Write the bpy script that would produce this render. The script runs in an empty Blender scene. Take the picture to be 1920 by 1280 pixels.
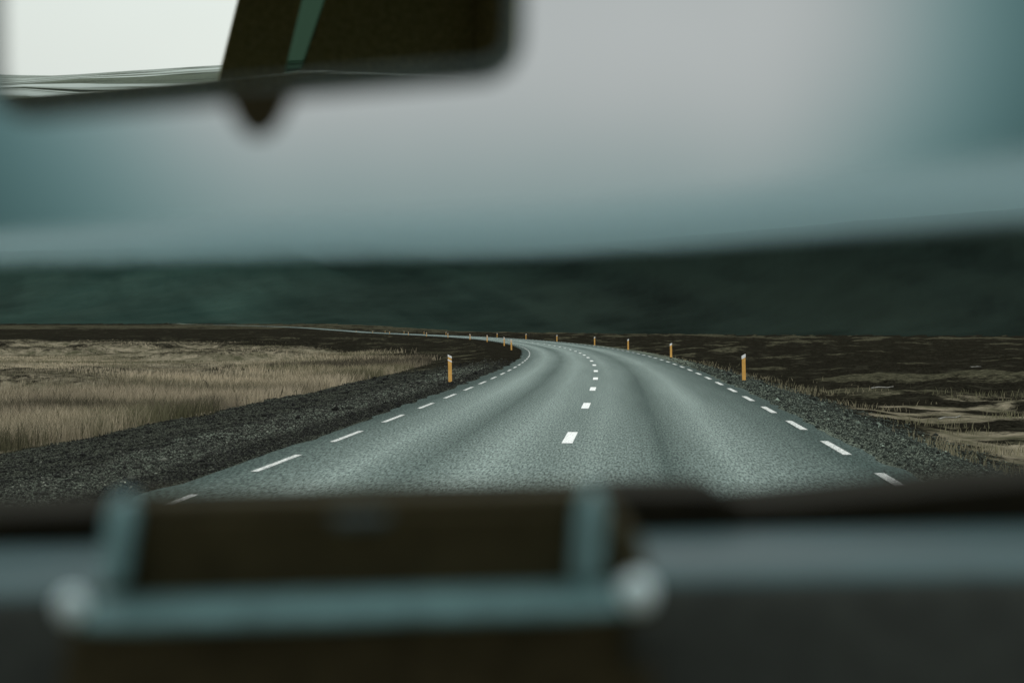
import bpy, bmesh, math, random
import numpy as np
from mathutils import Vector, Matrix

random.seed(7)
rng = np.random.default_rng(11)
scene = bpy.context.scene
COL = scene.collection

# ------------------------------------------------------------------ camera
F, CX, HY, CH = 2667.0, 960.0, 616.0, 1.5      # focal length in photo pixels, horizon row, eye height
cam_d = bpy.data.cameras.new('camera')
cam = bpy.data.objects.new('camera', cam_d)
COL.objects.link(cam)
cam.location = (0, 0, CH)
cam.rotation_euler = (math.radians(90), 0, 0)
cam_d.sensor_width = 36.0
cam_d.lens = 50.0
cam_d.shift_y = -24.0 / 1920.0
cam_d.clip_start = 0.05
cam_d.clip_end = 20000
cam_d.dof.use_dof = True
cam_d.dof.focus_distance = 38.0
cam_d.dof.aperture_fstop = 3.1
scene.camera = cam
scene.cycles.use_denoising = True
scene.cycles.volume_bounces = 3
scene.cycles.max_bounces = 8
scene.cycles.transparent_max_bounces = 12

# ------------------------------------------------------------------ view, sky, sun
scene.view_settings.view_transform = 'Standard'
scene.view_settings.look = 'None'
scene.view_settings.gamma = 1.0
scene.view_settings.exposure = 0.0

SUN_EL, SUN_AZ = math.radians(48), math.radians(150)   # behind the car, to the right
world = bpy.data.worlds.new('World')
scene.world = world
world.use_nodes = True
wt = world.node_tree
wt.nodes.clear()


def wn(kind, **kw):
    n = wt.nodes.new(kind)
    for k, v in kw.items():
        setattr(n, k, v)
    return n


def wmath(op, a, b=None, clamp=False):
    n = wn('ShaderNodeMath', operation=op, use_clamp=clamp)
    for i, v in enumerate((a, b)):
        if v is None:
            continue
        if isinstance(v, (int, float)):
            n.inputs[i].default_value = v
        else:
            wt.links.new(v, n.inputs[i])
    return n.outputs[0]


def wrange(v, a, b, c, d):
    n = wn('ShaderNodeMapRange', interpolation_type='SMOOTHSTEP')
    wt.links.new(v, n.inputs['Value'])
    for k, x in zip(('From Min', 'From Max', 'To Min', 'To Max'), (a, b, c, d)):
        n.inputs[k].default_value = x
    return n.outputs['Result']


sky = wn('ShaderNodeTexSky', sky_type='NISHITA', sun_disc=False, sun_elevation=SUN_EL, sun_rotation=SUN_AZ)
tc = wn('ShaderNodeTexCoord')
sp = wn('ShaderNodeSeparateXYZ')
wt.links.new(tc.outputs['Generated'], sp.inputs[0])
dx, dy, dz = sp.outputs
ahead = wmath('MAXIMUM', dy, 0.05)
bear = wmath('DIVIDE', dx, ahead)
front = wrange(dy, -0.15, 0.55, 0.0, 1.0)
# storm front ahead: dull low down, brighter overhead and behind
low = wrange(dz, 0.03, 0.21, 0.28, 0.515)
high = wrange(dz, 0.24, 0.75, 0.0, 1.05)
f_front = wmath('ADD', low, high)
f_back = wrange(dz, 0.0, 0.9, 0.95, 1.35)
# sky dimmed right of the road and less on the left, imitating lens vignetting
r_dark = wrange(bear, 0.16, 0.40, 1.0, 0.26)
r_back = wrange(bear, 0.8, 2.0, 0.0, 0.7)
l_dark = wrange(bear, -0.42, -0.16, 0.30, 1.0)
side = wmath('MULTIPLY', wmath('ADD', r_dark, r_back, True), l_dark)
top_free = wrange(dz, 0.25, 0.55, 0.0, 1.0)
side = wmath('MAXIMUM', side, top_free)
f_front = wmath('MULTIPLY', f_front, side)
nz = wn('ShaderNodeTexNoise')
nz.inputs['Scale'].default_value = 2.2
nz.inputs['Detail'].default_value = 3.0
wt.links.new(tc.outputs['Generated'], nz.inputs['Vector'])
cloudy = wrange(nz.outputs['Fac'], 0.3, 0.7, 0.93, 1.07)
mixf = wn('ShaderNodeMix', data_type='FLOAT')
wt.links.new(front, mixf.inputs[0])
wt.links.new(f_back, mixf.inputs[2])
wt.links.new(f_front, mixf.inputs[3])
fac = wmath('MULTIPLY', mixf.outputs[0], cloudy)
# overcast: the clear sky shows through only a little
tint = wn('ShaderNodeMix', data_type='RGBA')
tint.inputs[0].default_value = 1.0
wt.links.new(wrange(fac, 0.07, 0.50, 0.0, 1.0), tint.inputs[0])
tint.inputs[6].default_value = (4.9, 10.2, 10.4, 1)
tint.inputs[7].default_value = (9.9, 10.2, 10.15, 1)
over = wn('ShaderNodeMix', data_type='RGBA')
over.inputs[0].default_value = 0.94
wt.links.new(sky.outputs[0], over.inputs[6])
wt.links.new(tint.outputs[2], over.inputs[7])
mul = wn('ShaderNodeVectorMath', operation='SCALE')
wt.links.new(over.outputs[2], mul.inputs[0])
wt.links.new(fac, mul.inputs['Scale'])
bg = wn('ShaderNodeBackground')
bg.inputs['Strength'].default_value = 0.10
wt.links.new(mul.outputs[0], bg.inputs['Color'])
wo = wn('ShaderNodeOutputWorld')
wt.links.new(bg.outputs[0], wo.inputs['Surface'])

sun_d = bpy.data.lights.new('sun', 'SUN')
sun_d.energy = 0.5
sun_d.angle = math.radians(25)
sun_d.color = (1.0, 0.96, 0.90)
sun = bpy.data.objects.new('sun', sun_d)
COL.objects.link(sun)
sdir = Vector((math.sin(SUN_AZ) * math.cos(SUN_EL), math.cos(SUN_AZ) * math.cos(SUN_EL), math.sin(SUN_EL)))
sun.rotation_euler = sdir.to_track_quat('Z', 'Y').to_euler()
sun.location = (0, 0, 400)


# ------------------------------------------------------------------ helpers
def tag(o, label=None, cat=None, group=None, kind=None):
    if label:
        o['label'] = label
    if cat:
        o['category'] = cat
    if group:
        o['group'] = group
    if kind:
        o['kind'] = kind
    return o


def link(o, parent=None):
    COL.objects.link(o)
    if parent is not None:
        o.parent = parent
    return o


def empty(name, loc=(0, 0, 0)):
    o = bpy.data.objects.new(name, None)
    o.empty_display_size = 0.1
    o.location = loc
    return link(o)


def np_mesh(name, verts, faces, mat, parent=None, smooth=False, attrs=None):
    """verts (n,3), faces (m,k) arrays of one face size."""
    me = bpy.data.meshes.new(name)
    n, (m, k) = len(verts), faces.shape
    me.vertices.add(n)
    me.vertices.foreach_set('co', np.ascontiguousarray(verts, dtype=np.float32).ravel())
    me.loops.add(m * k)
    me.loops.foreach_set('vertex_index', faces.astype(np.int32).ravel())
    me.polygons.add(m)
    me.polygons.foreach_set('loop_start', np.arange(0, m * k, k, dtype=np.int32))
    if smooth:
        me.polygons.foreach_set('use_smooth', np.ones(m, dtype=bool))
    for an, av in (attrs or {}).items():
        a = me.attributes.new(an, 'FLOAT_COLOR' if av.ndim == 2 else 'FLOAT', 'POINT')
        a.data.foreach_set('color' if av.ndim == 2 else 'value', np.ascontiguousarray(av, dtype=np.float32).ravel())
    me.update()
    me.validate()
    me.materials.append(mat)
    return link(bpy.data.objects.new(name, me), parent)


def bm_obj(name, bm, mat, parent=None, smooth=False):
    bmesh.ops.recalc_face_normals(bm, faces=bm.faces)
    me = bpy.data.meshes.new(name)
    bm.to_mesh(me)
    bm.free()
    if smooth:
        for p in me.polygons:
            p.use_smooth = True
    me.materials.append(mat)
    return link(bpy.data.objects.new(name, me), parent)


def hash2(ix, iy, seed):
    h = (ix.astype(np.int64) * 374761393 + iy.astype(np.int64) * 668265263 + seed * 974711) & 0xFFFFFFFF
    h = ((h ^ (h >> 13)) * 1274126177) & 0xFFFFFFFF
    h = (h ^ (h >> 16)) & 0xFFFF
    return h / 65535.0


def vnoise(x, y, seed=0):
    ix, iy = np.floor(x), np.floor(y)
    fx, fy = x - ix, y - iy
    fx, fy = fx * fx * fx * (fx * (fx * 6 - 15) + 10), fy * fy * fy * (fy * (fy * 6 - 15) + 10)
    a, b = hash2(ix, iy, seed), hash2(ix + 1, iy, seed)
    c, d = hash2(ix, iy + 1, seed), hash2(ix + 1, iy + 1, seed)
    return (a + (b - a) * fx) + ((c + (d - c) * fx) - (a + (b - a) * fx)) * fy


def fbm(x, y, seed=0, octs=4, gain=0.5):
    s, a, t = 0.0, 1.0, 0.0
    for i in range(octs):
        ca, sa = math.cos(0.6 * i), math.sin(0.6 * i)
        s = s + a * vnoise((x * ca - y * sa) * 2 ** i + 17.3 * i, (x * sa + y * ca) * 2 ** i - 9.1 * i, seed + i)
        t += a
        a *= gain
    return s / t                      # about 0..1, mean 0.5


def sstep(v, a, b):
    t = np.clip((v - a) / (b - a), 0, 1)
    return t * t * (3 - 2 * t)


# ------------------------------------------------------------------ materials
class Mat:
    def __init__(self, name):
        self.m = bpy.data.materials.new(name)
        self.m.use_nodes = True
        self.t = self.m.node_tree
        self.b = self.t.nodes['Principled BSDF']

    def n(self, kind, **kw):
        n = self.t.nodes.new(kind)
        for k, v in kw.items():
            setattr(n, k, v)
        return n

    def l(self, a, b):
        self.t.links.new(a, b)

    def noise(self, scale, detail=4.0, rough=0.6, vec=None):
        n = self.n('ShaderNodeTexNoise')
        n.inputs['Scale'].default_value = scale
        n.inputs['Detail'].default_value = detail
        n.inputs['Roughness'].default_value = rough
        if vec is None:
            vec = self.n('ShaderNodeNewGeometry').outputs['Position']
        self.l(vec, n.inputs['Vector'])
        return n.outputs['Fac']

    def rng(self, v, a, b, c=0.0, d=1.0):
        n = self.n('ShaderNodeMapRange')
        self.l(v, n.inputs['Value'])
        for k, x in zip(('From Min', 'From Max', 'To Min', 'To Max'), (a, b, c, d)):
            n.inputs[k].default_value = x
        return n.outputs['Result']

    def mix(self, f, a, b, blend='MIX'):
        n = self.n('ShaderNodeMix', data_type='RGBA', blend_type=blend)
        for i, v in ((0, f), (6, a), (7, b)):
            if isinstance(v, (int, float)):
                n.inputs[i].default_value = v
            elif isinstance(v, tuple):
                n.inputs[i].default_value = (*v, 1)
            else:
                self.l(v, n.inputs[i])
        return n.outputs[2]

    def math(self, op, a, b=None, clamp=False):
        n = self.n('ShaderNodeMath', operation=op, use_clamp=clamp)
        for i, v in enumerate((a, b)):
            if v is None:
                continue
            if isinstance(v, (int, float)):
                n.inputs[i].default_value = v
            else:
                self.l(v, n.inputs[i])
        return n.outputs[0]

    def attr(self, name):
        n = self.n('ShaderNodeAttribute')
        n.attribute_name = name
        return n

    def bump(self, h, strength, dist):
        n = self.n('ShaderNodeBump')
        n.inputs['Strength'].default_value = strength
        n.inputs['Distance'].default_value = dist
        self.l(h, n.inputs['Height'])
        self.l(n.outputs[0], self.b.inputs['Normal'])

    def base(self, c, rough=0.6, spec=0.5, metal=0.0):
        if isinstance(c, tuple):
            self.b.inputs['Base Color'].default_value = (*c, 1)
        else:
            self.l(c, self.b.inputs['Base Color'])
        if isinstance(rough, (int, float)):
            self.b.inputs['Roughness'].default_value = rough
        else:
            self.l(rough, self.b.inputs['Roughness'])
        self.b.inputs['Specular IOR Level'].default_value = spec
        self.b.inputs['Metallic'].default_value = metal
        return self.m


def plastic(name, c, rough, spec=0.5, scale=60.0, var=0.25, metal=0.0):
    m = Mat(name)
    f = m.rng(m.noise(scale, 3.0), 0.3, 0.7, 1 - var, 1 + var)
    col = m.mix(1.0, c, f, 'MULTIPLY')
    m.bump(m.noise(scale * 12, 2.0), 0.15, 0.0006)
    return m.base(col, rough, spec, metal)


# ground: lava, gravel, moss and dry grass mixed by the cover the land has
g = Mat('ground_cover')
cov = g.attr('cover')
sepc = g.n('ShaderNodeSeparateColor')
g.l(cov.outputs['Color'], sepc.inputs[0])
c_grass, c_gravel, c_moss = sepc.outputs
n_fine = g.noise(9.0, 5.0, 0.7)
n_mid = g.noise(1.1, 5.0, 0.65)
n_pix = g.noise(34.0, 2.0, 0.6)
n_edge = g.noise(2.6, 6.0, 0.75)
lava = g.mix(g.rng(n_fine, 0.38, 0.68), (0.0040, 0.0037, 0.0026), (0.024, 0.022, 0.0155))
lava = g.mix(g.rng(n_mid, 0.52, 0.74), lava, (0.034, 0.032, 0.022))
mossc = g.mix(g.rng(n_edge, 0.36, 0.64), (0.022, 0.021, 0.0135), (0.112, 0.104, 0.066))
mossc = g.mix(g.rng(n_fine, 0.40, 0.62, 0.75, 0.0), mossc, (0.018, 0.018, 0.012))
grassc = g.mix(g.rng(n_mid, 0.34, 0.66), (0.062, 0.060, 0.036), (0.260, 0.222, 0.160))
grassc = g.mix(g.rng(n_fine, 0.35, 0.62, 0.45, 0.0), grassc, (0.05, 0.047, 0.028))
grav = g.mix(g.rng(n_pix, 0.46, 0.68), (0.012, 0.013, 0.0098), (0.115, 0.124, 0.098))
gbr = g.attr('stony').outputs['Fac']
grav2 = g.mix(g.rng(n_pix, 0.36, 0.62), (0.030, 0.037, 0.028), (0.19, 0.215, 0.170))
grav = g.mix(gbr, grav, grav2)
wig = g.rng(n_edge, 0.25, 0.75, -0.42, 0.42)


def edge(v):
    return g.rng(g.math('ADD', v, g.math('MULTIPLY', wig, g.math('MULTIPLY', 4.0, g.math('MULTIPLY', v, g.math('SUBTRACT', 1.0, v))))), 0.34, 0.66)


c = g.mix(edge(c_moss), lava, mossc)
c = g.mix(edge(c_grass), c, grassc)
c = g.mix(edge(c_gravel), c, grav)
c = g.mix(g.attr('pale').outputs['Fac'], c, (0.46, 0.50, 0.48))
g.bump(g.math('ADD', g.math('MULTIPLY', n_fine, 0.6), g.math('MULTIPLY', n_pix, 0.4)), 0.9, 0.06)
M_GROUND = g.base(c, 1.0, 0.0)

h = Mat('hillside')
hs = h.attr('gully').outputs['Fac']
hn = h.noise(0.012, 6.0, 0.65)
hn2 = h.noise(0.12, 5.0, 0.7)
hc = h.mix(h.rng(hn, 0.35, 0.65), (0.0092, 0.0132, 0.0108), (0.0150, 0.0225, 0.0182))
hc = h.mix(h.rng(hs, 0.42, 0.66, 0.0, 0.45), hc, (0.013, 0.019, 0.0145))
hc = h.mix(h.attr('haze_tint').outputs['Fac'], hc, h.mix(h.rng(hn, 0.3, 0.7), (0.017, 0.036, 0.030), (0.029, 0.053, 0.043)))  # distance haze painted into the slope colour, lighter and greener
hc = h.mix(1.0, hc, h.rng(hs, 0.34, 0.64, 0.86, 1.16), 'MULTIPLY')
hc = h.mix(h.rng(hn2, 0.56, 0.76, 0.0, 0.6), hc, (0.015, 0.021, 0.015))
M_HILL = h.base(hc, 1.0, 0.0)

a = Mat('asphalt')
lane = a.attr('lane').outputs['Fac']
uv = a.n('ShaderNodeNewGeometry').outputs['Position']
rp = a.attr('along').outputs['Vector']


def along_road(sx, sy):
    n_ = a.n('ShaderNodeVectorMath', operation='MULTIPLY')
    a.l(rp, n_.inputs[0])
    n_.inputs[1].default_value = (sx, sy, 1.0)
    return n_.outputs[0]


along = along_road(1.1, 0.045)
ag = a.math('ADD', a.math('MULTIPLY', a.noise(1.0, 3.0, 0.85, along_road(56.0, 10.0)), 0.5), a.math('MULTIPLY', a.noise(1.0, 2.0, 0.6, along_road(42.0, 5.5)), 0.5))
ag2 = a.noise(1.0, 3.0, 0.7, along_road(11.0, 2.2))
blot = a.noise(1.0, 4.0, 0.6, along)
wear = a.math('ADD', lane, a.rng(blot, 0.3, 0.7, -0.16, 0.16))
dark = a.mix(a.rng(ag, 0.425, 0.585), (0.008, 0.016, 0.013), (0.076, 0.112, 0.098))
lite = a.mix(a.rng(ag, 0.41, 0.575), (0.032, 0.052, 0.046), (0.335, 0.412, 0.372))
ac = a.mix(a.math('ADD', wear, 0.0, True), dark, lite)
ac = a.mix(a.rng(ag2, 0.35, 0.65, 0.25, 0.0), ac, (0.03, 0.036, 0.034))
a.bump(a.math('ADD', ag, ag2), 0.55, 0.012)
M_ROAD = a.base(ac, a.rng(wear, 0.0, 1.0, 0.85, 0.6), 0.10)

p = Mat('road_paint')
pn = p.noise(38.0, 3.0, 0.6)
M_PAINT = p.base(p.mix(p.rng(pn, 0.36, 0.44), (0.10, 0.12, 0.115), (0.86, 0.86, 0.83)), 0.7, 0.3)

q = Mat('worn_road_paint')
qn = q.noise(24.0, 5.0, 0.8)
M_PAINT_WORN = q.base(q.mix(q.rng(qn, 0.42, 0.52), (0.10, 0.12, 0.115), (0.70, 0.70, 0.66)), 0.7, 0.3)

gr = Mat('dry_grass_blade')
M_BLADE = gr.base(gr.attr('tone').outputs['Color'], 0.8, 0.15)

pb = Mat('pebble')
M_PEBBLE = pb.base(pb.attr('tone').outputs['Color'], 0.9, 0.15)

po = Mat('amber_post_plastic')
pm = po.noise(5.0, 4.0)
M_POST = po.base(po.mix(po.rng(pm, 0.35, 0.7), (0.56, 0.29, 0.060), (0.68, 0.38, 0.10)), 0.55, 0.4)
pr = Mat('post_reflector')
M_REFL = pr.base(pr.mix(pr.rng(pr.noise(40.0, 2.0), 0.3, 0.7), (0.62, 0.61, 0.60), (0.80, 0.79, 0.77)), 0.35, 0.5)
st = Mat('bleached_wood')
M_STICK = st.base(st.mix(st.rng(st.noise(8.0), 0.35, 0.65), (0.14, 0.137, 0.12), (0.30, 0.29, 0.26)), 0.8, 0.2)
M_TWIG = plastic('dead_twig', (0.03, 0.026, 0.02), 0.9, 0.1)

M_DASH = plastic('dash_vinyl', (0.006, 0.034, 0.037), 0.42, 0.5, 30, 0.2)
M_DASH.node_tree.nodes['Principled BSDF'].inputs['Specular Tint'].default_value = (0.68, 1.0, 1.0, 1)
M_DASHBACK = plastic('matte_black_trim', (0.013, 0.0115, 0.0065), 0.9, 0.08)
M_FACE = plastic('dash_face_plastic', (0.040, 0.047, 0.040), 0.7, 0.2)
M_LINER = plastic('cabin_lining', (0.26, 0.23, 0.12), 0.95, 0.05)
M_BLACK = plastic('black_plastic', (0.060, 0.052, 0.027), 0.8, 0.1)
M_SCREEN = plastic('screen_black', (0.055, 0.048, 0.024), 0.75, 0.06)
M_GREYTRIM = plastic('grey_trim', (0.165, 0.31, 0.315), 0.5, 0.4)
M_DARKTRIM = plastic('dark_grey_trim', (0.05, 0.085, 0.09), 0.5, 0.4)
M_SILVER = plastic('silver_knob', (0.78, 0.96, 0.98), 0.32, 0.5)
M_RIM = plastic('mirror_housing_plastic', (0.17, 0.23, 0.23), 0.5, 0.3)
mg = Mat('mirror_silvering')
mg.t.nodes.remove(mg.b)
gl = mg.n('ShaderNodeBsdfGlossy')
gl.inputs['Color'].default_value = (0.80, 0.84, 0.80, 1)
gl.inputs['Roughness'].default_value = 0.004
mg.l(gl.outputs[0], mg.t.nodes['Material Output'].inputs['Surface'])
M_MIRROR = mg.m


def clear(name, col):
    m = Mat(name)
    m.t.nodes.remove(m.b)
    t = m.n('ShaderNodeBsdfTransparent')
    t.inputs['Color'].default_value = (*col, 1)
    m.l(t.outputs[0], m.t.nodes['Material Output'].inputs['Surface'])
    return m.m


M_WIND = clear('clear_glass', (0.97, 0.985, 0.98))
M_TINT = clear('green_tinted_glass', (0.18, 0.25, 0.205))


# ------------------------------------------------------------------ road line (plan) and land heights
ctrl = np.array([(-80, -9.8), (-40, -5.2), (0, -.85), (14.8, .36), (19.6, .79), (27.6, 1.43), (35.4, 2.06), (42.6, 2.56),
                 (50.3, 3.0), (58.4, 3.39), (66, 3.66), (74, 3.94), (80.5, 4.1), (87, 4.2), (94, 4.24), (101.5, 4.19),
                 (109.6, 4.1), (116, 3.9), (123, 3.6), (130, 3.27), (145, 2.5), (154, 2.1), (171, .9), (199, -1.43),
                 (217, -3.3), (231, -4.8), (268, -10), (330, -19.8), (377, -28), (516, -50), (645, -72.6), (1000, -172),
                 (1250, -262), (1500, -371), (1800, -533), (2200, -800)])
GY = np.arange(-80, 2204, 4.0)
n = len(GY)
Wm, bv = np.zeros((n, n)), np.zeros(n)
for y, x in ctrl:
    i = int((y + 80) // 4)
    t = (y - GY[i]) / 4
    if i >= n - 1:
        i, t = n - 2, 1.0
    w = 1.0 / max(20.0, abs(y)) ** 2 * 400
    v = np.zeros(n)
    v[i], v[i + 1] = 1 - t, t
    Wm += w * np.outer(v, v)
    bv += w * x * v
D3 = np.zeros((n - 2, n))
for i in range(n - 2):
    D3[i, i:i + 3] = (1, -2, 1)
pen = 1.0 / np.maximum(30, np.abs(GY[1:-1])) ** 1.2 * 60 + 0.3
GX = np.linalg.solve(Wm + D3.T @ (D3 * (pen * 25)[:, None]), bv)


def xc(y):
    return np.interp(y, GY, GX)


def slope(y):
    return (xc(y + 4) - xc(y - 4)) / 8.0


_zy = np.linspace(-200, 4000, 1051)
_zz = np.interp(_zy, [-200, 560, 700, 900, 1000, 1250, 1500, 1800, 2400, 4000], [0, 0, 0.7, 2.4, 3.1, 4.8, 5.8, 6.3, 7, 7])
_k = np.hanning(41)
_zz = np.convolve(np.pad(_zz, 20, 'edge'), _k / _k.sum(), 'valid')


def zr(y):
    return np.interp(y, _zy, _zz)


def road_point(y, o, dz=0.0):
    s = slope(y)
    k = 1.0 / math.sqrt(1 + s * s)
    return np.array((xc(y) + o * k, y - o * s * k, zr(y) + dz))


U_ = [-0.45, -0.36, -0.135, 0.015, 0.1275, 0.24, 0.352, 0.45]
DC_ = [2150, 2080, 1850, 1720, 1560, 1350, 1215, 1150]      # how far off the hillside is where it enters the cloud
SL_ = [0.20, 0.20, 0.22, 0.26, 0.32, 0.40, 0.45, 0.45]      # its steepness
ZB = 95.0


def bearing(x, y):
    th = np.arctan2(x, y)
    u = np.tan(np.clip(th, -0.46, 0.46))
    d = np.hypot(x, y) * np.cos(np.clip(np.abs(th), 0, 0.46))
    return th, u, d


def land(x, y):
    """Height of the land and its cover: (z, grass, gravel, moss, stony)."""
    o = (x - xc(y)) / np.sqrt(1 + slope(y) ** 2)
    th, u, d = bearing(x, y)
    base = zr(np.where(y > 0, np.minimum(d, 2400), 0))
    # bank of the road
    left = np.interp(-o, [0, 3.35, 3.5, 5, 6.2, 9, 10.5, 40], [-.06, -.06, -.03, -.06, -.14, -.46, -.52, -.55])
    right = np.interp(o, [0, 3.45, 3.62, 4.7, 5.6, 7.5, 40], [-.06, -.06, -.03, -.06, -.34, -.62, -.62])
    z = base + np.where(o < 0, left, right)
    off = sstep(np.abs(o), 5.0, 12.0)
    far = sstep(d, 60, 400)
    lump = (fbm(x / 9.0, y / 9.0, 3, 5) - 0.5)
    hum = sstep(fbm(x / 9.0, y / 8.0, 33, 3), 0.50, 0.70) * (o < 0) * sstep(-o, 11, 20) * (1 - sstep(d, 220, 320))
    small = fbm(x / 3.4, y / 2.6, 35, 3)
    ridge = 1 - np.abs(fbm(x / 14.0, y / 11.0, 21, 4) * 2 - 1) * 2.2
    rightside = sstep(o, 4, 14)
    amp = 0.55 + 0.75 * rightside
    z = z + off * amp * lump + off * rightside * 0.28 * np.clip(ridge, -0.4, 1) * (1 - 0.5 * far)
    z = z + hum * 0.60 + off * rightside * 0.45 * (small - 0.5) * (1 - 0.6 * far)
    z = z + off * 0.14 * (fbm(x / 1.7, y / 1.7, 9, 3) - 0.5)
    z = z + sstep(np.abs(o), 4.2, 6.0) * 0.10 * (fbm(x / 0.8, y / 0.8, 12, 3) - 0.5)
    z = z + sstep(d, 150, 700) * off * 0.7 * (fbm(x / 60.0, y / 60.0, 31, 3) - 0.5) * (1 - sstep(-u, 0.02, 0.1) * 0.5)
    # rim of the lava field on the right: the land drops away behind it
    rim = np.interp(u, [-0.16, -0.06, 0.05, 0.2, 0.36], [900, 720, 560, 330, 265])
    drop = sstep(d, rim, rim + 90) * sstep(u, -0.14, 0.02)
    z = z - drop * (base + 4.5) * (y > 0)
    # hill ahead, low slopes behind
    dc, s = np.interp(u, U_, DC_), np.interp(u, U_, SL_)
    foot = dc - ZB / s
    t = s * (d - foot)
    w = 9.0
    hill = w * np.log1p(np.exp(np.clip(t / w, -30, 30))) + np.clip(t / w - 30, 0, None) * w
    gul = fbm(x / 46.0 + d / 120.0, d / 300.0, 41, 5)
    hill = hill * (1 + 0.22 * (gul - 0.5) * sstep(t, 5, 40))
    hill = 114 - 4 * np.log1p(np.exp(np.clip((114 - hill) / 4, -30, 30)))  # level top, up in the cloud
    hill = np.maximum(hill, 0) + 0.0
    vis = 1 - sstep(np.abs(th), 1.0, 1.6)
    z = z + hill * vis * (y > 0)
    yb = np.clip(-y, 0, 2200)
    z = z + sstep(-y, 60, 500) * np.clip(0.003 * yb + 0.09 * x, -3, 120)
    # ---- cover
    n1 = fbm(x / 7.0, y / 5.0, 51, 5)
    n2 = fbm(x / 26.0, y / 16.0, 61, 4)
    n3 = fbm(x / 2.2, y / 1.6, 71, 3)
    jit = (fbm(x / 1.3, y / 1.3, 81, 3) - 0.5) * 1.1
    gend = np.interp(u, [-0.5, -0.36, -0.15, -0.07, -0.02], [240, 225, 125, 92, 70]) * (0.8 + 0.4 * n2)
    gl_ = sstep(-o + jit, 8.45, 9.0) * (1 - sstep(d, gend * 0.85, gend * 1.1)) * (y > 0)
    patch = sstep(n1 * 0.5 + n2 * 0.5 - 0.04 * sstep(d, 60, 140), 0.40, 0.47) * (1 - 0.9 * sstep(hum, 0.35, 0.75))
    gl_soil = gl_ * (0.34 + 0.66 * sstep(n1 * 0.6 + n2 * 0.4 + 0.5 * sstep(o, -14, -10), 0.39, 0.50) * (1 - 0.8 * sstep(hum, 0.25, 0.8)))
    gl_ = gl_ * np.where(d > 36, np.maximum(0.10 + 0.90 * patch, sstep(o, -15, -12)), 1.0)
    gr_ = sstep(o + jit, 5.4, 6.8) * (1 - sstep(d * (0.75 + 0.5 * n2), 36, 56)) * sstep(n1 * 0.55 + n3 * 0.45, 0.38, 0.52) * (y > 0)
    grass = np.where(o < 0, gl_, 0.75 * gr_)
    streak = sstep(n1 * 0.30 + n2 * 0.28 + small * 0.42 + 0.10 * np.clip(lump, -0.5, 0.5), 0.515, 0.655) * 0.88
    moss = np.where(o < 0, 0.55 * streak, 0.85 * streak) * sstep(np.abs(o), 5.5, 9)
    moss = np.maximum(moss, sstep(d, 0.80 * rim, rim * 0.97) * np.where(u > -0.1, 1, 0) * sstep(n1, 0.38, 0.5) * 0.85 * (1 - drop))
    band = sstep(d, 760, 900) * (1 - sstep(d, 1250, 1500)) * np.where(u < 0.0, 1, 0)
    moss = np.maximum(moss, band * sstep(n2, 0.36, 0.5) * 0.9)
    moss = np.maximum(moss, 0.8 * sstep(n3, 0.6, 0.7) * sstep(-o, 5.2, 6.5) * (1 - sstep(-o, 8.6, 9.4)) * sstep(d, 35, 60))
    moss = moss * (1 - sstep(t, -14, -2))
    moss = np.where(y < 0, sstep(n2, 0.4, 0.6), moss)
    ledge = sstep(-o, 3.3, 3.6) * (1 - sstep(-o + jit, 8.4, 8.9))
    redge = sstep(o, 3.3, 3.6) * (1 - sstep(o + jit, 4.9, 5.6))
    gravel = np.maximum(ledge * (1 - 0.85 * sstep(d, 36, 75)), redge)
    gravel = np.where(np.abs(o) < 3.5, 1.0, gravel) * (y < 1470)
    stony = np.maximum(redge, sstep(-o + jit * 0.5, 4.1, 4.5) * (1 - sstep(-o + jit * 0.8, 5.2, 5.8)) * 0.85)
    stony = np.where(np.abs(o) < 3.5, 1.0, stony) * (0.55 + 0.45 * sstep(n3, 0.35, 0.6))
    grass_soil = np.where(o < 0, gl_soil, grass)
    gravel = np.where(y < -12, sstep(n2, 0.28, 0.42), gravel)
    stony = np.where(y < -12, 1.0, stony)
    return z, grass, gravel, moss, stony, t, gul, grass_soil, sstep(fbm(x / 70.0, y / 26.0, 111, 4), 0.42, 0.60) * sstep(-y, 40, 90)


# ------------------------------------------------------------------ ground sheet (rings round the car) and hill
th_front = np.linspace(-0.50, 0.50, 760)
th_rest = np.linspace(0.50, 2 * math.pi - 0.50, 150)[1:-1]
TH = np.concatenate([th_front, th_rest])
R = np.exp(np.linspace(math.log(2.0), math.log(5200.0), 640))
xx, yy = R[:, None] * np.sin(TH)[None, :], R[:, None] * np.cos(TH)[None, :]
Z, _gb, GRV, MOS, STO, TT, GUL, GRA, PALE = land(xx, yy)
nr, nt = xx.shape
idx = np.arange(nr * nt).reshape(nr, nt)
nxt = np.roll(idx, -1, axis=1)
quads = np.stack([idx[:-1], nxt[:-1], nxt[1:], idx[1:]], -1)
HAZE_TINT = 0.95 * (1 - sstep(np.tan(np.clip(np.arctan2(xx, yy), -0.5, 0.5)), -0.30, 0.12)) * np.clip(0.55 + 0.9 * (fbm(xx / 160.0, yy / 220.0, 77, 4) - 0.35), 0.3, 1)  # weight of the painted haze, growing to the left, patchy
ishill = ((TT > -18.0) & (yy > 0) & (np.abs(np.arctan2(xx, yy)) < 1.5))
hq = ishill[:-1] & ishill[1:]


def submesh(name, qs, mat, attrs):
    qs = qs.reshape(-1, 4)
    used, inv = np.unique(qs.ravel(), return_inverse=True)
    V = np.stack([xx.ravel(), yy.ravel(), Z.ravel()], -1)[used]
    return np_mesh(name, V, inv.reshape(-1, 4), mat, smooth=True, attrs={k: v.reshape(nr * nt, -1)[used].squeeze() for k, v in attrs.items()})


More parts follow.
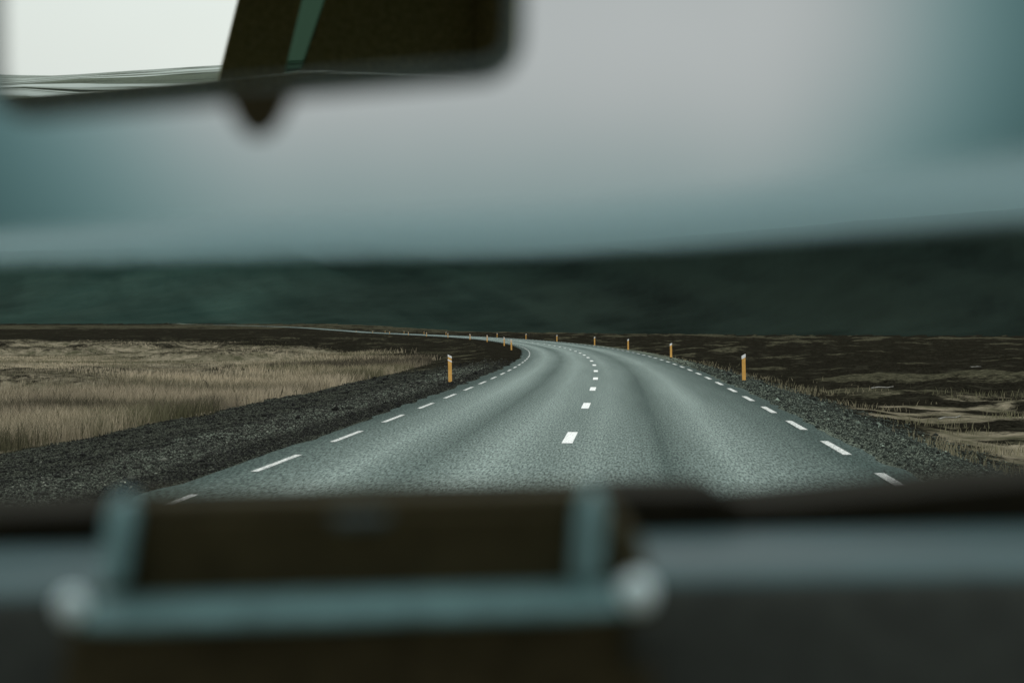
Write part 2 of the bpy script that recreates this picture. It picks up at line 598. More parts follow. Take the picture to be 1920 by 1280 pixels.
cover = np.stack([GRA, GRV, MOS, np.ones_like(GRA)], -1)
gobj = submesh('ground', quads[~hq], M_GROUND, {'cover': cover, 'stony': STO, 'pale': PALE})
tag(gobj, kind='structure')
hobj = submesh('hill', quads[hq], M_HILL, {'gully': GUL, 'haze_tint': HAZE_TINT})
tag(hobj, kind='structure')

# ------------------------------------------------------------------ road with its painted lines
ys = np.concatenate([np.arange(-60, 120, 0.5), np.arange(120, 400, 1.5), np.arange(400, 1475, 5.0)])
offs = np.array([-3.52, -3.3, -2.9, -2.55, -2.2, -1.85, -1.45, -1.1, -0.75, -0.4, 0.0, 0.4, 0.8, 1.2, 1.6, 2.0, 2.4, 2.8, 3.3, 3.66])
lanev = np.interp(offs, [-3.72, -3.2, -2.8, -2.2, -1.45, -0.7, -0.1, 0.45, 1.2, 2.0, 2.6, 3.2, 3.85],
                  [0.0, 0.06, 0.40, 0.95, 0.22, 1.0, 0.55, 0.80, 0.18, 0.92, 0.40, 0.04, 0.0])
V, L, AL = [], [], []
for y in ys:
    for j, o in enumerate(offs):
        oo = o
        if j in (0, len(offs) - 1):
            oo = o + 0.16 * (float(fbm(np.array(y / 0.9), np.array(j * 7.0), 5, 3)) - 0.5) * 2
        V.append(road_point(y, oo))
        L.append(lanev[j])
        AL.append((o, y, 0.0, 1.0))
m_, k_ = len(ys), len(offs)
ii = np.arange(m_ * k_).reshape(m_, k_)
fq = np.stack([ii[:-1, :-1], ii[:-1, 1:], ii[1:, 1:], ii[1:, :-1]], -1).reshape(-1, 4)
road = np_mesh('road', np.array(V), fq, M_ROAD, smooth=True, attrs={'lane': np.array(L), 'along': np.array(AL)})
tag(road, kind='structure')


def dashes(name, spans, o, half, mat):
    V, Fq = [], []
    for y0, y1 in spans:
        st_ = np.linspace(y0, y1, 5)
        b = len(V)
        for y in st_:
            V.append(road_point(y, o - half, 0.005))
            V.append(road_point(y, o + half, 0.005))
        for i in range(4):
            Fq.append((b + 2 * i, b + 2 * i + 1, b + 2 * i + 3, b + 2 * i + 2))
    return np_mesh(name, np.array(V), np.array(Fq), mat, road)


cy = [19.6 - 7.75 * k for k in range(1, 8)] + [19.6, 27.7, 35.4, 42.7, 50.3, 58.4, 66, 73.7, 80.6, 87.2, 94.3, 101.6, 109.3, 116, 123, 130, 137, 145]
while cy[-1] < 520:
    cy.append(cy[-1] + 8.6)
dashes('centre_line', [(c_ - 1.0, c_ + 1.0) for c_ in cy], 0.0, 0.072, M_PAINT)
dashes('edge_line', [(14.65 + 3.93 * k, 16.65 + 3.93 * k) for k in range(0, 70)] + [(10.6 - 3.93 * k, 12.6 - 3.93 * k) for k in range(0, 15)], -3.1, 0.040, M_PAINT_WORN)
dashes('edge_line', [(13.0 + 4.18 * k, 15.05 + 4.18 * k) for k in range(-15, 66)], 3.4, 0.053, M_PAINT_WORN)


# ------------------------------------------------------------------ marker posts
def post_parts(root, leftside):
    w, t, hgt, sl = 0.054, 0.022, 0.80, 0.055
    hi = hgt
    lo = hgt - sl
    tl, tr = (hi, lo) if leftside else (lo, hi)

    def zt(x, down):
        return tl + (tr - tl) * (x + w) / (2 * w) - down

    def slab(d0, d1, name, mat, ww, tt):
        bm = bmesh.new()
        top = [bm.verts.new((x, y, zt(x, d0))) for x, y in ((-ww, -tt), (ww, -tt), (ww, tt), (-ww, tt))]
        bot = [bm.verts.new((v.co.x, v.co.y, zt(v.co.x, d1) if d1 is not None else -0.35)) for v in top]
        bm.faces.new(top)
        bm.faces.new(bot[::-1])
        for i in range(4):
            bm.faces.new((top[i], bot[i], bot[(i + 1) % 4], top[(i + 1) % 4]))
        bmesh.ops.recalc_face_normals(bm, faces=bm.faces)
        bmesh.ops.bevel(bm, geom=[e for e in bm.edges if abs(e.verts[0].co.z - e.verts[1].co.z) > (0.2 if d1 is None else 9)], offset=0.012, segments=3, affect='EDGES', profile=0.5)
        return bm_obj(name, bm, mat, root)

    slab(0.0, None, 'post_body', M_POST, w, t)
    if leftside:
        slab(-0.003, 0.055, 'reflector_cap', M_REFL, w + 0.003, t + 0.003)
        slab(0.125, 0.170, 'reflector_band', M_REFL, w + 0.003, t + 0.003)
    else:
        slab(-0.003, 0.095, 'reflector_cap', M_REFL, w + 0.003, t + 0.003)


def copy_thing(src):
    r = src.copy()
    COL.objects.link(r)
    for ch in list(src.children):
        k = ch.copy()
        COL.objects.link(k)
        k.parent = r
    return r


def solve_y(px, o, y0=150.0):
    best = None
    for y in np.arange(y0, 1200, 1.0):
        P_ = road_point(y, o)
        e = abs(CX + F * P_[0] / P_[1] - px)
        if best is None or e < best[0]:
            best = (e, y)
    return best[1]


OL, OR = -4.2, 4.45
lefts = [41.0, 103.0, 128.0] + [solve_y(px, OL) for px in (913.5, 881.5, 839.7, 800.0, 765.4, 730.6, 699, 668)]
rights = [43.0, 75.5, 105.0] + [solve_y(px, OR, 120) for px in (1043.5,)] + [solve_y(px, OR, 140) for px in (986, 932.5, 836, 795.4, 757.4, 722)]
rights.insert(3, 133.0)
ordn = ['nearest', 'second', 'third', 'fourth', 'fifth', 'sixth', 'seventh', 'eighth', 'ninth', 'tenth', 'eleventh', 'twelfth']
proto = {}
for sidew, lst, o in (('left', lefts, OL), ('right', rights, OR)):
    for i, y in enumerate(lst):
        P_ = road_point(y, o)
        zg = float(land(np.array([P_[0]]), np.array([P_[1]]))[0][0])
        if i == 0:
            r = empty('marker_post')
            post_parts(r, sidew == 'left')
            proto[sidew] = r
        else:
            r = copy_thing(proto[sidew])
        r.location = (P_[0], P_[1], zg - 0.01)
        yaw = -math.atan(slope(y)) if i else 0.0
        r.rotation_euler = (random.uniform(-.02, .02), (-0.018 if i == 0 else random.uniform(-.02, .02)), yaw + random.uniform(-.12, .12) * (i > 0))
        if sidew == 'left':
            lab = ('nearest amber marker post left of the road, slanted top with two white bands' if i == 0 else
                   ordn[i] + ' amber marker post along the left verge, inside of the bend')
        else:
            lab = ('nearest amber marker post right of the road, one white slanted cap' if i == 0 else
                   ordn[i] + ' amber marker post along the right verge, outside of the bend')
        tag(r, lab, 'marker post', 'amber marker posts along the ' + sidew + ' verge')

# ------------------------------------------------------------------ dry grass, pebbles
def scatter(nn, r0, r1, a0, a1):
    r = np.exp(rng.uniform(math.log(r0), math.log(r1), nn))
    th = rng.uniform(a0, a1, nn)
    return r * np.sin(th), r * np.cos(th), r


def blades(name, x, y, r, hgt, wid, tone):
    z = land(x, y)[0]
    nb = len(x)
    az = rng.uniform(0, 2 * math.pi, nb)
    lean = hgt * rng.normal(0.0, 0.36, nb)
    lx, ly = lean + hgt * 0.06, hgt * rng.normal(0, 0.16, nb)
    fx, fy = np.cos(az * 0.2) * wid, np.sin(az) * wid * 0.3
    v0 = np.stack([x - fx, y - fy, z - 0.03], -1)
    v1 = np.stack([x + fx, y + fy, z - 0.03], -1)
    v2 = np.stack([x + lx * 0.4 + fx * 0.7, y + ly * 0.4 + fy * 0.7, z + hgt * 0.58], -1)
    v3 = np.stack([x + lx * 0.4 - fx * 0.7, y + ly * 0.4 - fy * 0.7, z + hgt * 0.58], -1)
    v4 = np.stack([x + lx, y + ly, z + hgt], -1)
    V = np.stack([v0, v1, v2, v3, v4], 1).reshape(-1, 3)
    b = (np.arange(nb) * 5)[:, None]
    Fc = np.concatenate([b + np.array([[0, 1, 2]]), b + np.array([[0, 2, 3]]), b + np.array([[3, 2, 4]])])
    T = np.repeat(np.concatenate([tone, np.ones((nb, 1))], 1), 5, axis=0)
    return np_mesh(name, V, Fc, M_BLADE, attrs={'tone': T})


def tones(x, y, n_, tan, olive, dark, w):
    k = np.clip(fbm(x / 5.0, y / 3.5, 91, 4) * 2.2 - 0.6 + w + rng.normal(0, 0.22, n_), 0, 1)[:, None]
    c_ = np.array(olive) * (1 - k) + np.array(tan) * k
    dk = (rng.random(n_) < 0.12)[:, None]
    c_ = np.where(dk, np.array(dark), c_)
    return c_ * rng.uniform(0.75, 1.2, (n_, 1))


x, y, r = scatter(560000, 13, 215, -0.42, 0.03)
cvr = land(x, y)
o_ = (x - xc(y)) / np.sqrt(1 + slope(y) ** 2)
clump = fbm(x / 0.9, y / 0.9, 95, 2)
keep = (cvr[1] * np.clip(clump * 1.8 - 0.1, 0.15, 1) > rng.random(len(x)) * 0.9) & (o_ < -8.2)
x, y, r = x[keep], y[keep], r[keep]
o_ = o_[keep]
hg = np.maximum(np.interp(r, [13, 40, 52], [0.27, 0.30, 0.085]), np.interp(-o_, [9, 13, 19], [0.36, 0.32, 0.085])) * rng.uniform(0.4, 1.4, len(x)) * (0.5 + 1.0 * fbm(x / 6.0, y / 6.0, 97, 3))
wd = 0.0028 + 0.00011 * r
band_w = 0.2 + 0.75 * np.exp(-((r - 40) / 4.0) ** 2) + np.interp(r, [13, 31, 36, 60, 215], [-1.0, -0.75, -0.1, -0.05, -0.15]) + 3.4 * (fbm(x / 24.0, y / 6.0, 93, 4) - 0.5)
big = fbm(x / 11.0, y / 5.5, 101, 4) * 0.6 + fbm(x / 34.0, y / 15.0, 103, 2) * 0.4
vary = np.interp(big + 0.10 * np.exp(-((r - 40) / 4.0) ** 2), [0.38, 0.46, 0.53, 0.61], [0.26, 0.66, 1.0, 1.22])[:, None]
tn = vary * tones(x, y, len(x), (0.36, 0.302, 0.212), (0.085, 0.081, 0.044), (0.05, 0.047, 0.028), band_w)
go = blades('dry_grass', x, y, r, hg, wd, tn)
tag(go, 'tall pale tan dry grass covering the field left of the gravel verge', 'grass', kind='stuff')

x, y, r = scatter(90000, 11, 110, 0.0, 0.42)
cvr = land(x, y)
o_ = (x - xc(y)) / np.sqrt(1 + slope(y) ** 2)
clump = fbm(x / 1.4, y / 1.4, 98, 3)
edgeb = sstep(o_, 4.8, 5.5) * (1 - sstep(o_, 6.5, 9.0))
keep = ((np.maximum(cvr[1] * 0.8, edgeb * 0.55) * sstep(clump, 0.5, 0.68)) > rng.random(len(x))) & (o_ > 4.7)
x, y, r = x[keep], y[keep], r[keep]
hg = np.interp(r, [11, 110], [0.13, 0.13]) * rng.uniform(0.4, 1.6, len(x))
tn = tones(x, y, len(x), (0.27, 0.235, 0.155), (0.13, 0.125, 0.07), (0.05, 0.047, 0.028), 0.0)
go2 = blades('olive_grass', x, y, r, hg, 0.003 + 0.00013 * r, tn)
tag(go2, 'sparse olive grass tufts on the lava field right of the road', 'grass', kind='stuff')

# pebbles on both verges
x, y, r = scatter(520000, 10.5, 80, -0.42, 0.42)
o_ = (x - xc(y)) / np.sqrt(1 + slope(y) ** 2)
dens = np.where(o_ < 0, sstep(-o_, 3.48, 3.8) * (1 - 0.6 * sstep(-o_, 5.2, 6.2)) * (1 - sstep(-o_, 8.3, 9.0)), sstep(o_, 3.6, 3.95) * (1 - sstep(o_, 5.6, 6.6)))
keep = dens * (1 - sstep(r, 38, 78)) > rng.random(len(x))
x, y, r = x[keep], y[keep], r[keep]
z = land(x, y)[0]
nb = len(x)
sz = (0.0035 + 0.00032 * r) * np.exp(rng.normal(0, 0.38, nb))
sz = np.where(rng.random(nb) < 0.012, sz * 2.6, sz)
okt = np.array([(1, 0, 0), (0, 1, 0), (-1, 0, 0), (0, -1, 0), (0.1, 0.1, 0.75), (0, 0, -0.5)])
ang = rng.uniform(0, 6.28, nb)
jt = 1 + rng.normal(0, 0.22, (nb, 6, 3))
P6 = okt[None] * jt
ca, sa = np.cos(ang)[:, None], np.sin(ang)[:, None]
P6 = np.stack([P6[..., 0] * ca - P6[..., 1] * sa, P6[..., 0] * sa + P6[..., 1] * ca, P6[..., 2]], -1) * sz[:, None, None]
V = (P6 + np.stack([x, y, z + sz * 0.2], -1)[:, None, :]).reshape(-1, 3)
tri = np.array([(0, 1, 4), (1, 2, 4), (2, 3, 4), (3, 0, 4), (1, 0, 5), (2, 1, 5), (3, 2, 5), (0, 3, 5)])
Fc = (np.arange(nb)[:, None, None] * 6 + tri[None]).reshape(-1, 3)
lum = np.exp(rng.normal(math.log(0.030), 0.85, nb)).clip(0.008, 0.4)[:, None] * np.array([[0.95, 1.0, 0.80, 0]])
o_k = o_[keep]
lum = lum * np.where(((o_k < -5.5) | ((o_k > -4.2) & (o_k < 0)))[:, None], 0.33, np.where((o_k < 0)[:, None], 0.72, 1.0)) * np.where((o_k > 0)[:, None], np.array([[0.88, 1.02, 1.02, 1]]), 1.0)
lum[:, 3] = 1
pebo = np_mesh('gravel', V, Fc, M_PEBBLE, attrs={'tone': np.repeat(lum, 6, axis=0)})
tag(pebo, 'loose dark grey gravel along both verges of the road', 'gravel', kind='stuff')


# pale sticks on the lava field, one dead twig in the grass
def at(px, py, zg=-0.5):
    d_ = (CH - zg) * F / (py - HY)
    x_ = (px - CX) / F * d_
    return x_, d_, float(land(np.array([x_]), np.array([d_]))[0][0])


def rod(name, pts, rad, mat, parent=None):
    bm = bmesh.new()
    prev = None
    for i, pnt in enumerate(pts):
        rr = rad * (1 - 0.5 * i / max(1, len(pts) - 1))
        a_ = Vector(pts[min(i + 1, len(pts) - 1)]) - Vector(pts[max(i - 1, 0)])
        q_ = a_.to_track_quat('Z', 'Y')
        ring = [bm.verts.new(Vector(pnt) + q_ @ Vector((rr * math.cos(k * math.pi / 3), rr * math.sin(k * math.pi / 3), 0))) for k in range(6)]
        if prev:
            for k in range(6):
                bm.faces.new((prev[k], prev[(k + 1) % 6], ring[(k + 1) % 6], ring[k]))
        else:
            bm.faces.new(ring[::-1])
        prev = ring
    bm.faces.new(prev)
    return bm_obj(name, bm, mat, parent)


for px, py, ln, rad, yaw, lab in ((1655, 736, 0.75, 0.024, 0.05, 'bleached driftwood stick on dark lava just above the olive grass'),
                                  (1842, 689, 1.5, 0.03, -0.05, 'longest bleached driftwood stick, far out on the dark lava at right'),
                                  (1782, 794, 0.7, 0.018, 0.5, 'thin bleached driftwood stick lying on the olive grass at right')):
    x_, d_, z_ = at(px, py, -0.6)
    so = rod('driftwood_stick', [(-ln / 2, 0, 0), (-ln / 6, 0.05, 0.03), (ln / 5, -0.03, 0.02), (ln / 2, 0.04, 0.05)], rad, M_STICK)
    so.location = (x_, d_, z_ + 0.06)
    so.rotation_euler = (0, 0, yaw)
    tag(so, lab, 'driftwood', 'bleached driftwood on the lava field')

x_, d_, z_ = at(391, 738, -0.5)
tw = rod('dead_plant', [(0.02, 0, 0), (0.0, 0, 0.3), (-0.06, 0, 0.55), (-0.14, 0, 0.62), (-0.2, 0, 0.6)], 0.018, M_TWIG)
tw.location = (x_, d_, z_)
tag(tw, 'dark dead plant stalk with a bent tip in the tan grass', 'plant')

# ------------------------------------------------------------------ the car we look out of
EYE = Vector((0, 0, CH))


def P(px, py, d):
    return Vector(((px - CX) / F * d, d, CH + (HY - py) / F * d))


car = empty('car', (-0.1, 0.0, 0.0))
tag(car, 'dark car interior with dashboard and rear view mirror framing the road', 'car')
CAR = Matrix.Translation((-0.1, 0, 0))


def tocar(bm):
    bmesh.ops.transform(bm, matrix=CAR.inverted(), verts=bm.verts)
    return bm


def prism(bm, front, back, bev=0.0, seg=3):
    """closed solid between two outlines with the same number of points"""
    vf, vb = [bm.verts.new(v) for v in front], [bm.verts.new(v) for v in back]
    fs = [bm.faces.new(vf), bm.faces.new(vb[::-1])]
    k = len(vf)
    for i in range(k):
        fs.append(bm.faces.new((vf[i], vb[i], vb[(i + 1) % k], vf[(i + 1) % k])))
    bmesh.ops.recalc_face_normals(bm, faces=fs)
    if bev:
        es = list({e for f_ in fs for e in f_.edges})
        bmesh.ops.bevel(bm, geom=es, offset=bev, segments=seg, affect='EDGES', profile=0.5, clamp_overlap=True)
    return bm


def box(bm, x0, x1, y0, y1, z0, z1, bev=0.0):
    f_ = [Vector(v) for v in ((x0, y0, z0), (x1, y0, z0), (x1, y0, z1), (x0, y0, z1))]
    b_ = [v + Vector((0, y1 - y0, 0)) for v in f_]
    return prism(bm, f_, b_, bev)


# mirror plane: a look at (200,142) in the photo goes straight back out of the rear window
d0 = Vector(((200 - CX) / F, 1, (HY - 142) / F)).normalized()
MN = (Vector((0.0, -1, 0.0)).normalized() - d0).normalized()
MP = P(475, 60, 0.62)


def onmirror(px, py, lift=0.0):
    d_ = P(px, py, 1.0) - EYE
    t_ = (MP + MN * lift - EYE).dot(MN) / d_.dot(MN)
    return EYE + d_ * t_


YB = -2.7


def behind(px, py, yb=YB):
    """where the look that meets the mirror at this place of the photo ends on the rear wall"""
    m_ = onmirror(px, py)
    d_ = (m_ - EYE).normalized()
    r_ = d_ - 2 * d_.dot(MN) * MN
    return m_ + r_ * ((yb - m_.y) / r_.y)


# cabin shell: roof, sides, floor; rear wall with its window openings
XL, XR, ZROOF = -1.0, 0.82, 2.16
bm = bmesh.new()
box(bm, XL, XR, YB - 0.04, 0.36, ZROOF, ZROOF + 0.05)
bm_obj('roof', tocar(bm), M_LINER, car)
bm = bmesh.new()
box(bm, XL, XR, YB - 0.04, 1.3, 0.42, 0.48)
bm_obj('floor_pan', tocar(bm), M_LINER, car)
for xs in (XL, XR):
    bm = bmesh.new()
    xa, xb = (xs - 0.05, xs - 0.002) if xs < 0 else (xs + 0.002, xs + 0.05)
    box(bm, xa, xb, YB - 0.04, 1.32, 0.42, 1.32)
    box(bm, xa, xb, YB - 0.04, -2.35, 1.323, ZROOF)
    box(bm, xa, xb, -2.347, -0.70, 2.02, ZROOF)
    box(bm, xa, xb, -0.95, -0.70, 1.323, 2.017)  # unseen openings above the sill, added to let more light into the cabin
    box(bm, xa, xb, -0.68, 0.34, 2.02, ZROOF)
    bm_obj('side_panel', tocar(bm), M_LINER, car)

bm = bmesh.new()


def wallpiece(pts):
    prism(bm, [Vector((v[0], YB, v[1])) for v in pts], [Vector((v[0], YB - 0.04, v[1])) for v in pts])


def xz(px, py):
    v = behind(px, py)
    return (v.x, v.z)


aT, aB = xz(470, -90), xz(410, 150)          # right edge of the left pane
lB = xz(8, 184)
sT0, sB0 = xz(588, -90), xz(533, 138)        # the slit
sT1, sB1 = xz(642, -90), xz(566, 132)
ztop = max(aT[1], sT0[1])


def ext(p_, q_, z_):
    t_ = (z_ - p_[1]) / (q_[1] - p_[1])
    return (p_[0] + (q_[0] - p_[0]) * t_, z_)


aT, sT0, sT1 = ext(aB, aT, ztop), ext(sB0, sT0, ztop), ext(sB1, sT1, ztop)
lx_ = XL + 0.10
sl_ = (aB[1] - lB[1]) / (aB[0] - lB[0])
lB2 = (lx_, lB[1] + sl_ * (lx_ - lB[0]))
wallpiece([(XL, ztop + 0.001), (XR, ztop + 0.001), (XR, ZROOF), (XL, ZROOF)])
wallpiece([(XL, 0.48), (XR, 0.48), (XR, sB1[1] - 0.001), (sB1[0], sB1[1] - 0.001), (sB0[0], sB0[1] - 0.001), (aB[0], aB[1] - 0.001), (lx_, lB2[1] - 0.001), (XL, lB2[1] - 0.001)])
wallpiece([(XL, lB2[1]), (lx_, lB2[1]), (lx_, ztop), (XL, ztop)])
wallpiece([aB, sB0, sT0, aT])
wallpiece([sB1, (XR, sB1[1]), (XR, ztop), sT1])
bm_obj('rear_wall', tocar(bm), M_LINER, car)
bm = bmesh.new()
prism(bm, [Vector((v[0], YB - 0.018, v[1])) for v in (sB0, sB1, sT1, sT0)], [Vector((v[0], YB - 0.022, v[1])) for v in (sB0, sB1, sT1, sT0)])
bm_obj('rear_window', tocar(bm), M_TINT, car)

# dashboard. The car leans a little against the camera.
ROLL = 0.022


def DZ(x_, zz):
    return CH + zz + ROLL * (x_ + 0.1)


bm = bmesh.new()
xs_ = np.linspace(XL + 0.004, XR - 0.004, 29)
prof = [(0.60, -0.60), (0.615, -0.25), (0.655, -0.155), (0.666, -0.132), (0.671, -0.1245), (0.680, -0.1195), (0.696, -0.1183), (0.76, -0.1183), (0.812, -0.119), (0.818, -0.140), (0.818, -0.60)]
grid = [[bm.verts.new((x_, yp, DZ(x_ if zp > -0.3 else 0, zp))) for yp, zp in prof] for x_ in xs_]
for i in range(len(xs_) - 1):
    for j in range(len(prof)):
        k = (j + 1) % len(prof)
        bm.faces.new((grid[i][j], grid[i][k], grid[i + 1][k], grid[i + 1][j]))
for row in (grid[0], grid[-1]):
    bm.faces.new(row)
dash = bm_obj('dashboard', tocar(bm), M_DASH, car, smooth=True)
dash.data.materials.append(M_FACE)
for p_ in dash.data.polygons:
    if p_.center.y < 0.6695:
        p_.material_index = 1

# black scuttle strip along the foot of the windscreen, with the raised hump right of the pod
tops = [(-0.5, -0.1105), (-0.295, -0.1093), (-0.234, -0.107), (-0.05, -0.1015), (0.045, -0.1), (0.058, -0.098), (0.118, -0.0974), (0.128, -0.1005), (0.134, -0.1051), (0.16, -0.1035), (0.2, -0.0995), (0.289, -0.091), (0.5, -0.0855), (0.8, -0.0835)]
bm = bmesh.new()
pts = [(XL + 0.006, -0.114)] + tops
f_ = [Vector((x_, 0.822, CH + z_)) for x_, z_ in pts]
f_ = f_ + [Vector((pts[-1][0], 0.822, CH - 0.2)), Vector((pts[0][0], 0.822, CH - 0.2))]
b_ = [v + Vector((0, 0.10, 0.0)) for v in f_]
prism(bm, f_, b_)
bm_obj('scuttle_trim', tocar(bm), M_DASHBACK, car)

# windscreen
bm = bmesh.new()
w0 = [Vector((XL, 1.06, CH - 0.16)), Vector((XR, 1.06, CH - 0.16)), Vector((XR - 0.1, 0.37, ZROOF)), Vector((XL + 0.1, 0.37, ZROOF))]
prism(bm, w0, [v + Vector((0, 0.004, 0.004)) for v in w0])
bm_obj('windscreen', tocar(bm), M_WIND, car)


# rear view mirror
def rounded(corners, rad, seg=6):
    out, k = [], len(corners)
    for i in range(k):
        a_, b_, c_ = Vector(corners[i - 1]), Vector(corners[i]), Vector(corners[(i + 1) % k])
        p0 = b_ + (a_ - b_).normalized() * rad
        p1 = b_ + (c_ - b_).normalized() * rad
        for s_ in range(seg + 1):
            t_ = s_ / seg
            out.append((1 - t_) ** 2 * p0 + 2 * t_ * (1 - t_) * b_ + t_ * t_ * p1)
    return out


def scaled(pts, grow):
    c_ = sum(pts, Vector()) / len(pts)
    out = []
    k = len(pts)
    for i, v in enumerate(pts):
        tg = (pts[(i + 1) % k] - pts[i - 1]).normalized()
        nrm = tg.cross(MN).normalized()
        if nrm.dot(v - c_) < 0:
            nrm = -nrm
        out.append(v + nrm * grow)
    return out


glass = rounded([onmirror(6, 192), onmirror(951, 116), onmirror(958, -95), onmirror(0, -60)], 0.013)
mirror = empty('rear_view_mirror')
mirror.parent = car
bm = bmesh.new()
rim = scaled(glass, 0.0085)
loops = [scaled(glass, 0.0), scaled(glass, 0.002), scaled(glass, 0.0065), rim, scaled(glass, 0.006), scaled(glass, -0.012)]
lift = [0.0012, 0.0025, 0.0015, -0.006, -0.022, -0.034]
rings = [[bm.verts.new(v + MN * l_) for v in lp] for lp, l_ in zip(loops, lift)]
k = len(glass)
for a_, b_ in zip(rings, rings[1:]):
    for i in range(k):
        bm.faces.new((a_[i], a_[(i + 1) % k], b_[(i + 1) % k], b_[i]))
bm.faces.new(rings[-1])
bm_obj('mirror_housing', tocar(bm), M_RIM, mirror, smooth=True)
bm = bmesh.new()
prism(bm, glass, [v - MN * 0.004 for v in glass])
bm_obj('mirror_glass', tocar(bm), M_MIRROR, mirror)
bm = bmesh.new()
tab = [onmirror(416, 166, 0.004), onmirror(552, 158, 0.004), onmirror(546, 190, 0.004), onmirror(524, 232, 0.004), onmirror(500, 256, 0.004), onmirror(466, 256, 0.004), onmirror(444, 234, 0.004), onmirror(424, 194, 0.004)]
prism(bm, tab, [v - MN * 0.012 for v in tab], 0.0012, 2)
bm_obj('dipping_tab', tocar(bm), M_BLACK, mirror)
bm = bmesh.new()
s0, s1 = onmirror(475, 20, -0.030), Vector((-0.155, 0.62, 2.0))
ax = (s1 - s0).to_track_quat('Z', 'Y')
f_ = [s0 + ax @ Vector((0.009 * math.cos(i * math.pi / 5), 0.009 * math.sin(i * math.pi / 5), 0)) for i in range(10)]
prism(bm, f_, [v + (s1 - s0) for v in f_])
bm_obj('mirror_stem', tocar(bm), M_BLACK, mirror)

# ------------------------------------------------------------------ device holder on the dashboard
hold = empty('device_holder', P(655, 1290, 0.62))
tag(hold, 'dark device holder with grey rail, brackets and pale end knobs on dashboard', 'device holder')
H0 = hold.location.copy()


def toh(bm):
    bmesh.ops.transform(bm, matrix=Matrix.Translation(-H0), verts=bm.verts)
    return bm


DH = 0.60


def solid(pix, d_, depth, bev=0.002, seg=3):
    bm = bmesh.new()
    f_ = [P(px, py, d_) for px, py in pix]
    prism(bm, f_, [v + Vector((0, depth, 0)) for v in f_], bev, seg)
    return toh(bm)


bm_obj('holder_body', solid([(212, 952), (1135, 930), (1205, 1010), (1222, 1090), (1235, 1420), (90, 1420), (118, 1180), (182, 1120), (196, 1030)], DH + 0.012, 0.05, 0.006), M_BLACK, hold, smooth=False)
bm_obj('screen', solid([(255, 966), (1080, 950), (1076, 1104), (250, 1122)], DH + 0.004, 0.006, 0.0015), M_SCREEN, hold)
bm_obj('top_rim', solid([(236, 938), (1100, 918), (1100, 950), (236, 968)], DH + 0.010, 0.02, 0.003), M_BLACK, hold)


def bracket(xa, ya, xb, yb, wt, wb):
    bm = bmesh.new()
    n_ = 10
    prev = None
    for i in range(n_ + 1):
        t_ = i / n_
        c_ = P(xa + (xb - xa) * t_, ya + (yb - ya) * t_, DH + 0.010 - 0.012 * math.sin(t_ * 1.3))
        ww = (wt + (wb - wt) * t_) / 2 / F * DH * min(1, 0.45 + 2.5 * t_)
        dd = 0.012
        ring = [bm.verts.new(c_ + Vector((ww * math.cos(a_), -dd * math.sin(a_), 0))) for a_ in np.linspace(0, 2 * math.pi, 16, endpoint=False)]
        if prev:
            for k in range(16):
                bm.faces.new((prev[k], prev[(k + 1) % 16], ring[(k + 1) % 16], ring[k]))
        else:
            bm.faces.new(ring)
        prev = ring
    bm.faces.new(prev[::-1])
    return toh(bm)


bm_obj('side_bracket', bracket(234, 932, 214, 1095, 56, 38), M_GREYTRIM, hold, smooth=True)
bm_obj('side_bracket', bracket(1112, 918, 1098, 1082, 54, 50), M_GREYTRIM, hold, smooth=True)


def rail(xa, ya, xb, yb, rad):
    """long rounded ledge under the screen, its upper side turned to the sky"""
    bm = bmesh.new()
    prev = None
    sec = [(0.0, -1.0), (-0.9, -0.85), (-1.0, -0.45), (-0.75, 0.15), (0.15, 0.75), (0.9, 1.0), (1.2, 1.0), (1.2, -1.0)]
    for i in range(13):
        t_ = i / 12
        c_ = P(xa + (xb - xa) * t_, ya + (yb - ya) * t_, DH - 0.006)
        e_ = min(1.0, 0.7 + 6 * min(t_, 1 - t_))
        ring = [bm.verts.new(c_ + Vector((0, yy_ * 0.012, zz_ * rad / F * DH * e_))) for yy_, zz_ in sec]
        if prev:
            for k in range(len(sec)):
                bm.faces.new((prev[k], prev[(k + 1) % len(sec)], ring[(k + 1) % len(sec)], ring[k]))
        else:
            bm.faces.new(ring)
        prev = ring
    bm.faces.new(prev[::-1])
    return toh(bm)


bm_obj('support_rail', rail(165, 1152, 1172, 1124, 24), M_GREYTRIM, hold, smooth=True)


def knob(px, py, rad):
    bm = bmesh.new()
    bmesh.ops.create_uvsphere(bm, u_segments=24, v_segments=14, radius=rad / F * DH)
    bmesh.ops.scale(bm, vec=(1, 1.25, 1.08), verts=bm.verts)
    bmesh.ops.translate(bm, vec=P(px, py, DH - 0.010), verts=bm.verts)
    return toh(bm)


bm_obj('end_knob', knob(136, 1136, 29), M_SILVER, hold, smooth=True)
bm_obj('end_knob', knob(1194, 1110, 34), M_SILVER, hold, smooth=True)
bm_obj('clip', solid([(620, 966), (728, 962), (722, 984), (628, 988)], DH - 0.000, 0.008, 0.002), M_DARKTRIM, hold)
bm_obj('lower_stop', solid([(1176, 1165), (1228, 1165), (1222, 1262), (1180, 1262)], DH + 0.004, 0.01, 0.003), M_FACE, hold)

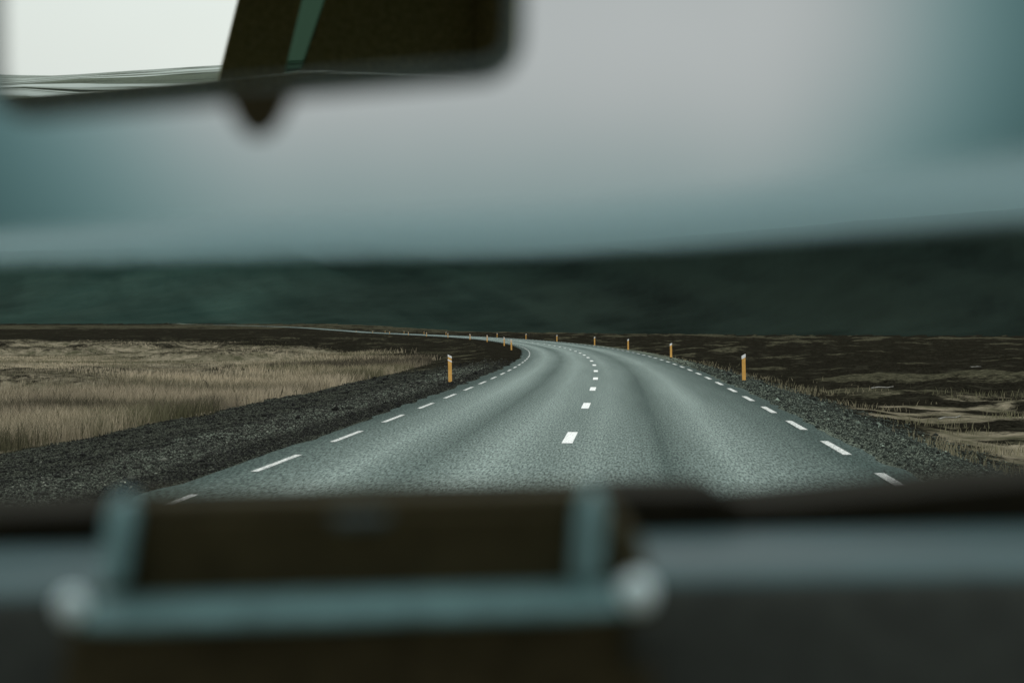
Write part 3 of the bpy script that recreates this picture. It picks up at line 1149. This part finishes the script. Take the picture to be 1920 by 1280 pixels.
# ------------------------------------------------------------------ low cloud lying on the hill
us = np.linspace(-0.62, 0.62, 63)
cvs = []
for u_ in us:
    dc_, sl_ = np.interp(u_, U_, DC_), np.interp(u_, U_, SL_)
    dn, df = dc_ - (ZB - 85) / sl_ - 140, dc_ + (114 - ZB) / sl_ + 260
    cvs.append([(u_ * dn, dn, 71.0), (u_ * df, df, 71.0), (u_ * df, df, 160.0), (u_ * dn, dn, 160.0)])
bm = bmesh.new()
vs_ = [[bm.verts.new(c_) for c_ in row] for row in cvs]
for r0_, r1_ in zip(vs_, vs_[1:]):
    for k in range(4):
        bm.faces.new((r0_[k], r0_[(k + 1) % 4], r1_[(k + 1) % 4], r1_[k]))
bm.faces.new(vs_[0])
bm.faces.new(vs_[-1][::-1])
cm = Mat('cloud_vapour')
cm.t.nodes.remove(cm.b)
cv = cm.n('ShaderNodeVolumePrincipled')
cv.inputs['Color'].default_value = (0.60, 0.735, 0.745, 1)
cv.inputs['Anisotropy'].default_value = 0.80
cz = cm.n('ShaderNodeSeparateXYZ')
cm.l(cm.n('ShaderNodeNewGeometry').outputs['Position'], cz.inputs[0])
up, dn_ = cm.n('ShaderNodeMapRange', interpolation_type='SMOOTHSTEP'), cm.n('ShaderNodeMapRange', interpolation_type='SMOOTHSTEP')
for nd, vals in ((up, (70, 108, 0.0, 0.0145)), (dn_, (104, 158, 1.0, 0.0))):
    cm.l(cz.outputs[2], nd.inputs['Value'])
    for k_, v_ in zip(('From Min', 'From Max', 'To Min', 'To Max'), vals):
        nd.inputs[k_].default_value = v_
cb = cm.math('DIVIDE', cz.outputs[0], cm.math('MAXIMUM', cz.outputs[1], 1.0))
thin = cm.math('MULTIPLY', cm.rng(cb, 0.13, 0.34, 1.0, 0.88), cm.rng(cb, -0.36, -0.20, 0.58, 1.0))
cm.l(cm.math('MULTIPLY', cm.math('MULTIPLY', up.outputs[0], dn_.outputs[0]), thin), cv.inputs['Density'])
cm.l(cv.outputs[0], cm.t.nodes['Material Output'].inputs['Volume'])
cm.m.cycles.volume_step_rate = 0.06
fog = bm_obj('low_cloud', bm, cm.m)
tag(fog, 'low grey cloud lying on top of the dark hill', 'cloud', kind='stuff')
